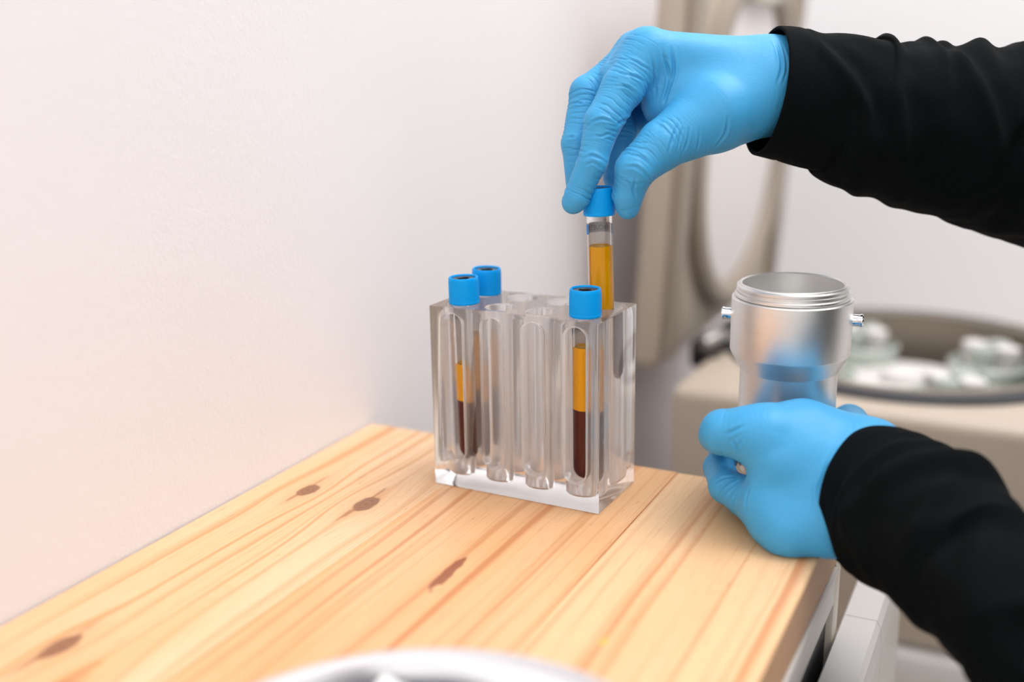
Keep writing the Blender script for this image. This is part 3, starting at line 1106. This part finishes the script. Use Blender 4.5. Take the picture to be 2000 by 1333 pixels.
creases = [([(1314, 84), (1317, 117), (1311, 155), (1298, 191), (1284, 222)], .0010, .0009),
           ([(1295, 88), (1303, 123), (1305, 162), (1294, 202)], .0008, .0008),
           ([(1272, 104), (1281, 133), (1282, 165), (1275, 196)], .0007, .0008),
           ([(1204, 112), (1243, 116), (1274, 142)], .0005, .0007), ([(1198, 137), (1243, 145), (1274, 176)], .0006, .0008),
           ([(1192, 163), (1231, 171), (1262, 202)], .0005, .0007), ([(1250, 186), (1244, 220), (1206, 250)], .0009, .0010),
           ([(1140, 248), (1172, 230), (1206, 247)], .0007, .0008), ([(1130, 312), (1156, 297), (1190, 324)], .0007, .0008),
           ([(1134, 330), (1160, 318), (1186, 338)], .0004, .0007), ([(1150, 262), (1176, 272), (1200, 262)], .0005, .0007),
           ([(1108, 202), (1130, 196), (1150, 204)], .0006, .0007), ([(1100, 268), (1120, 262), (1136, 268)], .0006, .0007),
           ([(1321, 226), (1318, 265), (1306, 312)], .0005, .0007), ([(1350, 239), (1348, 278), (1332, 312)], .0005, .0007),
           ([(1370, 250), (1368, 288), (1358, 308)], .0004, .0007), ([(1335, 232), (1332, 272), (1320, 314)], .0004, .0006),
           ([(1426, 226), (1421, 265), (1394, 298)], .0007, .0009),
           ([(1222, 296), (1256, 304), (1278, 332)], .0008, .0009), ([(1234, 318), (1263, 342), (1274, 358)], .0007, .0008),
           ([(1212, 330), (1240, 326), (1262, 352)], .0006, .0008), ([(1216, 352), (1236, 372), (1246, 396)], .0006, .0008), ([(1240, 350), (1238, 380)], .0005, .0007),
           ([(1512, 70), (1528, 104), (1531, 132), (1520, 170)], .0007, .0009), ([(1524, 74), (1538, 108), (1540, 136), (1530, 172)], .0005, .0008)]
me = build_hand('glove', palm, [index, middle, ring, pinky, thumb], seed=3, amp=1.7,
                carve=[(Vector(t4.location), Vector((0, 0, 1)), CAPR + 0.0001, -0.02, CAPH)], wrist=(P(1400, 150, T), P(1560, 165, T)), creases=creases,
                cut=(P(1700, 200, T + .02), (P(1720, 205, T + .02) - P(1500, 158, T + .01)) / np.linalg.norm(P(1720, 205, T + .02) - P(1500, 158, T + .01))))
gr = link('glove', me, M_GLOVE)
adopt(gr, person)

# ---- left hand (round the cup)
iL = [(P(1498, 851, .522), 13.0 * mm), (P(1412, 845, .528), 10.9 * mm), (P(1400, 850, .553), 8.9 * mm), (P(1412, 852, .577), 7.6 * mm), (P(1435, 852, .591), 6.8 * mm)]
mL = [(P(1494, 990, .523), 11.6 * mm), (P(1418, 950, .545), 8.4 * mm), (P(1404, 914, .565), 7.8 * mm), (P(1412, 892, .585), 7.2 * mm), (P(1440, 888, .598), 6.4 * mm)]
rL = [(P(1512, 1015, .520), 11.6 * mm), (P(1452, 975, .545), 8.6 * mm), (P(1452, 958, .570), 7.6 * mm), (P(1475, 955, .585), 6.8 * mm)]
pL = [(P(1540, 1042, .514), 10.8 * mm), (P(1496, 1010, .535), 8.0 * mm), (P(1490, 1000, .556), 7.0 * mm), (P(1510, 990, .570), 6.2 * mm)]
tL = [(P(1672, 885, .535), 13.0 * mm), (P(1672, 850, .565), 11.0 * mm), (P(1660, 826, .596), 9.6 * mm), (P(1622, 835, .606), 8.0 * mm), (P(1590, 842, .604), 6.6 * mm)]
palmL = [(P(1498, 851, .522), P(1690, 905, .520), 13.0 * mm, 17 * mm),
         (P(1514, 905, .518), P(1685, 925, .518), 12.5 * mm, 17 * mm),
         (P(1500, 972, .520), P(1675, 960, .516), 12.0 * mm, 18 * mm),
         (P(1512, 1012, .518), P(1660, 990, .512), 12.0 * mm, 17 * mm),
         (P(1540, 1042, .514), P(1640, 1035, .508), 11.5 * mm, 13.5 * mm),
         (P(1450, 846, .524), P(1570, 840, .528), 11.4 * mm, 13.0 * mm),
         (P(1566, 841, .530), P(1705, 876, .524), 13.2 * mm, 14 * mm),
         (P(1550, 905, .524), P(1640, 960, .520), 16 * mm, 19 * mm),
         (P(1676, 950, .514), P(1800, 1050, .475), 20 * mm, 21 * mm),
         (P(1690, 900, .518), P(1800, 1030, .478), 16 * mm, 20 * mm)]
cL = [([(1409, 853), (1429, 841), (1455, 825)], .0006, .0010), ([(1425, 860), (1437, 875), (1437, 895)], .0007, .0010), ([(1444, 862), (1440, 880)], .0006, .0009),
      ([(1632, 866), (1608, 918), (1595, 954), (1596, 1000)], .0008, .0011), ([(1654, 862), (1618, 910), (1604, 950)], .0006, .0010),
      ([(1390, 942), (1413, 928), (1435, 928)], .0006, .0008), ([(1402, 980), (1416, 954), (1446, 933)], .0008, .0009), ([(1426, 998), (1432, 965), (1449, 942)], .0008, .0009),
      ([(1452, 1000), (1452, 975), (1460, 950)], .0005, .0009)]
me = build_hand('glove', palmL, [iL, mL, rL, pL, tL], seed=21, amp=0.8, table=True, carve=[(Vector((BX, BY, BZ)), Vector((0, 0, 1)), 0.0252, 0.0005, 0.072)], wrist=(P(1560, 930, .505), P(1680, 960, .505)), creases=cL,
                cut=(P(1790, 1040, .478), (P(1800, 1050, .475) - P(1676, 950, .514)) / np.linalg.norm(P(1800, 1050, .475) - P(1676, 950, .514))))
gl = link('glove', me, M_GLOVE)
adopt(gl, person)


# ---- sleeves: lofted jersey tubes with folds
def sleeve(name, stations, folds, seed, cuff=0.013, nu=180, per=0.0012):
    """stations: (centre, half height, half depth); first one is the cuff opening"""
    C = np.array([s[0] for s in stations])
    R1 = np.array([s[1] for s in stations])
    R2 = np.array([s[2] for s in stations])
    L = np.concatenate([[0], np.cumsum(np.linalg.norm(np.diff(C, axis=0), axis=1))])
    s = np.arange(0, L[-1], per)

    def cr(A):
        A = np.asarray(A)
        out = np.zeros((len(s),) + A.shape[1:])
        for q, x in enumerate(s):
            i = min(np.searchsorted(L, x, 'right') - 1, len(L) - 2)
            t = (x - L[i]) / (L[i + 1] - L[i])
            p0, p1, p2, p3 = A[max(i - 1, 0)], A[i], A[i + 1], A[min(i + 2, len(A) - 1)]
            out[q] = 0.5 * (2 * p1 + (p2 - p0) * t + (2 * p0 - 5 * p1 + 4 * p2 - p3) * t * t + (3 * p1 - p0 - 3 * p2 + p3) * t ** 3)
        return out
    c, r1, r2 = cr(C), cr(R1), cr(R2)
    tan = np.gradient(c, axis=0)
    tan /= np.linalg.norm(tan, axis=1)[:, None]
    view = RM @ np.array([0, 0, -1.0])
    U = np.cross(tan, view)
    U /= np.linalg.norm(U, axis=1)[:, None]
    U *= np.sign(U[:, 2:3])
    Vv = np.cross(tan, U)
    Vv *= np.sign(Vv @ view)[:, None]
    th = np.linspace(0, 2 * math.pi, nu, endpoint=False)
    SS, TH = np.meshgrid(s, th, indexing='ij')
    base = c[:, None] + r1[:, None, None] * np.cos(TH)[..., None] * U[:, None] + r2[:, None, None] * np.sin(TH)[..., None] * Vv[:, None]
    nrm = np.cos(TH)[..., None] * U[:, None] + np.sin(TH)[..., None] * Vv[:, None]
    disp = np.zeros_like(SS)
    for (fs, slope, th0, spread, h, w) in folds:
        d = SS - (fs + slope * np.sin(TH - th0))
        ang = np.exp(-((np.angle(np.exp(1j * (TH - th0)))) / spread) ** 2)
        disp += h * ang * (np.exp(-(d / w) ** 2) - 0.45 * np.exp(-((d - 1.9 * w) / (w * 1.1)) ** 2))
    Q = np.stack([np.cos(TH) * 2.2, np.sin(TH) * 2.2, SS / 0.022], -1).reshape(-1, 3)
    Q2 = np.stack([np.cos(TH) * 3.5 + SS / 0.03, np.sin(TH) * 3.5, SS / 0.010], -1).reshape(-1, 3)
    ramp = np.clip((SS - cuff) / 0.012, 0.15, 1)
    disp += ramp * (0.0042 * (vnoise(Q + 20, seed).reshape(SS.shape) - 0.5) + 0.0020 * (vnoise(Q2 + 20, seed + 1).reshape(SS.shape) - 0.5))
    disp -= 0.0005 * np.exp(-((SS - cuff) / 0.0010) ** 2)
    outer = base + nrm * disp[..., None]
    k = 26
    # the cloth rests on the table edge instead of passing through it
    low = (outer[..., 0] < XR + 0.0012) & (outer[..., 1] < YF) & (outer[..., 2] < 0.0014) & (outer[..., 2] > -0.03)
    outer[..., 2] = np.where(low, 0.0014, outer[..., 2])
    inner = (base[:k] - nrm[:k] * 0.0018 + nrm[:k] * np.minimum(disp[:k], 0)[..., None])[::-1]
    rim = (outer[0] + inner[-1]) / 2 - tan[0] * 0.0007
    grid = np.concatenate([inner, rim[None], outer])
    n = grid.shape[0]
    idx = np.arange(n * nu).reshape(n, nu)
    F = np.stack([idx[:-1], np.roll(idx, -1, 1)[:-1], np.roll(idx, -1, 1)[1:], idx[1:]], -1).reshape(-1, 4)
    me = mesh_np(name, grid.reshape(-1, 3), F)
    return link(name, me, M_CLOTH)


Hh = FPX


def st(px, py, d, half, dk=0.92):
    r = half * d / Hh
    return (P(px, py, d), r, r * dk)


up = [st(1497, 178, .560, 125), st(1545, 186, .562, 129), st(1630, 202, .566, 134), st(1675, 220, .569, 147), st(1760, 240, .574, 156), st(1880, 262, .581, 171), st(2000, 285, .588, 184), st(2200, 325, .60, 200), st(2450, 380, .62, 205)]
folds_up = [(0.060, 0.008, 0.2, 1.2, .0032, .0045), (0.083, 0.006, 0.1, 1.5, .0028, .0034), (0.094, 0.006, 0.3, 1.4, .0026, .0034), (0.112, 0.010, 0.2, 1.5, .0030, .0045),
            (0.056, -0.02, 3.3, 0.9, .0030, .006), (0.064, -0.018, -2.2, 1.0, .0042, .006), (0.142, 0.012, 0.4, 1.6, .003, .005), (0.100, -0.02, -1.5, 0.9, .0034, .005),
            (0.036, -0.030, -1.7, 0.8, .0030, .005), (0.120, 0.014, -1.2, 0.9, .0036, .0045), (0.134, -0.010, -2.0, 0.9, .0032, .0050)]
s1 = sleeve('sleeve', up, folds_up, 5)
adopt(s1, person)
low = [st(1690, 972, .515, 139), st(1736, 986, .503, 153), st(1818, 1036, .480, 161), st(1906, 1118, .455, 154), st(2000, 1200, .430, 166), st(2150, 1370, .41, 195), st(2400, 1500, .41, 200)]
folds_lo = [(0.022, 0.006, -1.2, 1.4, .0018, .0030), (0.036, 0.012, -1.0, 1.0, .0036, .005), (0.054, -0.016, -1.6, 0.9, .0036, .0045), (0.074, 0.016, -1.1, 1.0, .0042, .006), (0.092, -0.016, -1.8, 0.9, .0038, .006),
            (0.070, 0.01, 3.0, 0.8, .0012, .005), (0.066, 0.012, 0.3, 0.9, .0012, .005), (0.112, 0.018, -1.4, 1.0, .004, .006), (0.03, -0.02, -2.2, 0.7, .003, .004)]
s2 = sleeve('sleeve', low, folds_lo, 15)
adopt(s2, person)


# ---- shirt body and upper arms, outside the frame to the right
def blob(name, cones, k, h, mat):
    pts = np.array([p for a, b, ra, rb in cones for p in (a, b)])
    R = max(max(c[2:]) for c in cones) + 0.03
    lo, hi = pts.min(0) - R, pts.max(0) + R
    n = np.ceil((hi - lo) / h).astype(int)
    G = np.stack(np.meshgrid(*[lo[i] + np.arange(n[i]) * h for i in range(3)], indexing='ij'), -1).reshape(-1, 3).astype(np.float32)
    d = None
    for a, b, ra, rb in cones:
        q = cone_sdf(G, np.array(a, float), np.array(b, float), ra, rb)[0]
        d = q if d is None else smin(d, q, k)
    V, F = surface_nets(d.reshape(n), lo, h)
    return link(name, mesh_np(name, relax(V, F, 6), F), mat)


eR, eL = np.array(up[-1][0]), np.array(low[-1][0])
shR, shL = np.array((0.60, 0.28, 0.38)), np.array((0.60, -0.12, 0.38))
sb = blob('shirt', [(eR, shR, 0.052, 0.062), (eL, shL, 0.050, 0.062), (shR, shL, 0.065, 0.065), ((0.62, 0.20, 0.25), (0.62, 0.15, -0.15), 0.10, 0.10), ((0.62, -0.04, 0.25), (0.62, 0.01, -0.15), 0.10, 0.10), ((0.62, 0.16, -0.15), (0.62, 0.0, -0.2), 0.11, 0.11)], 0.05, 0.012, M_CLOTH)
adopt(sb, person)
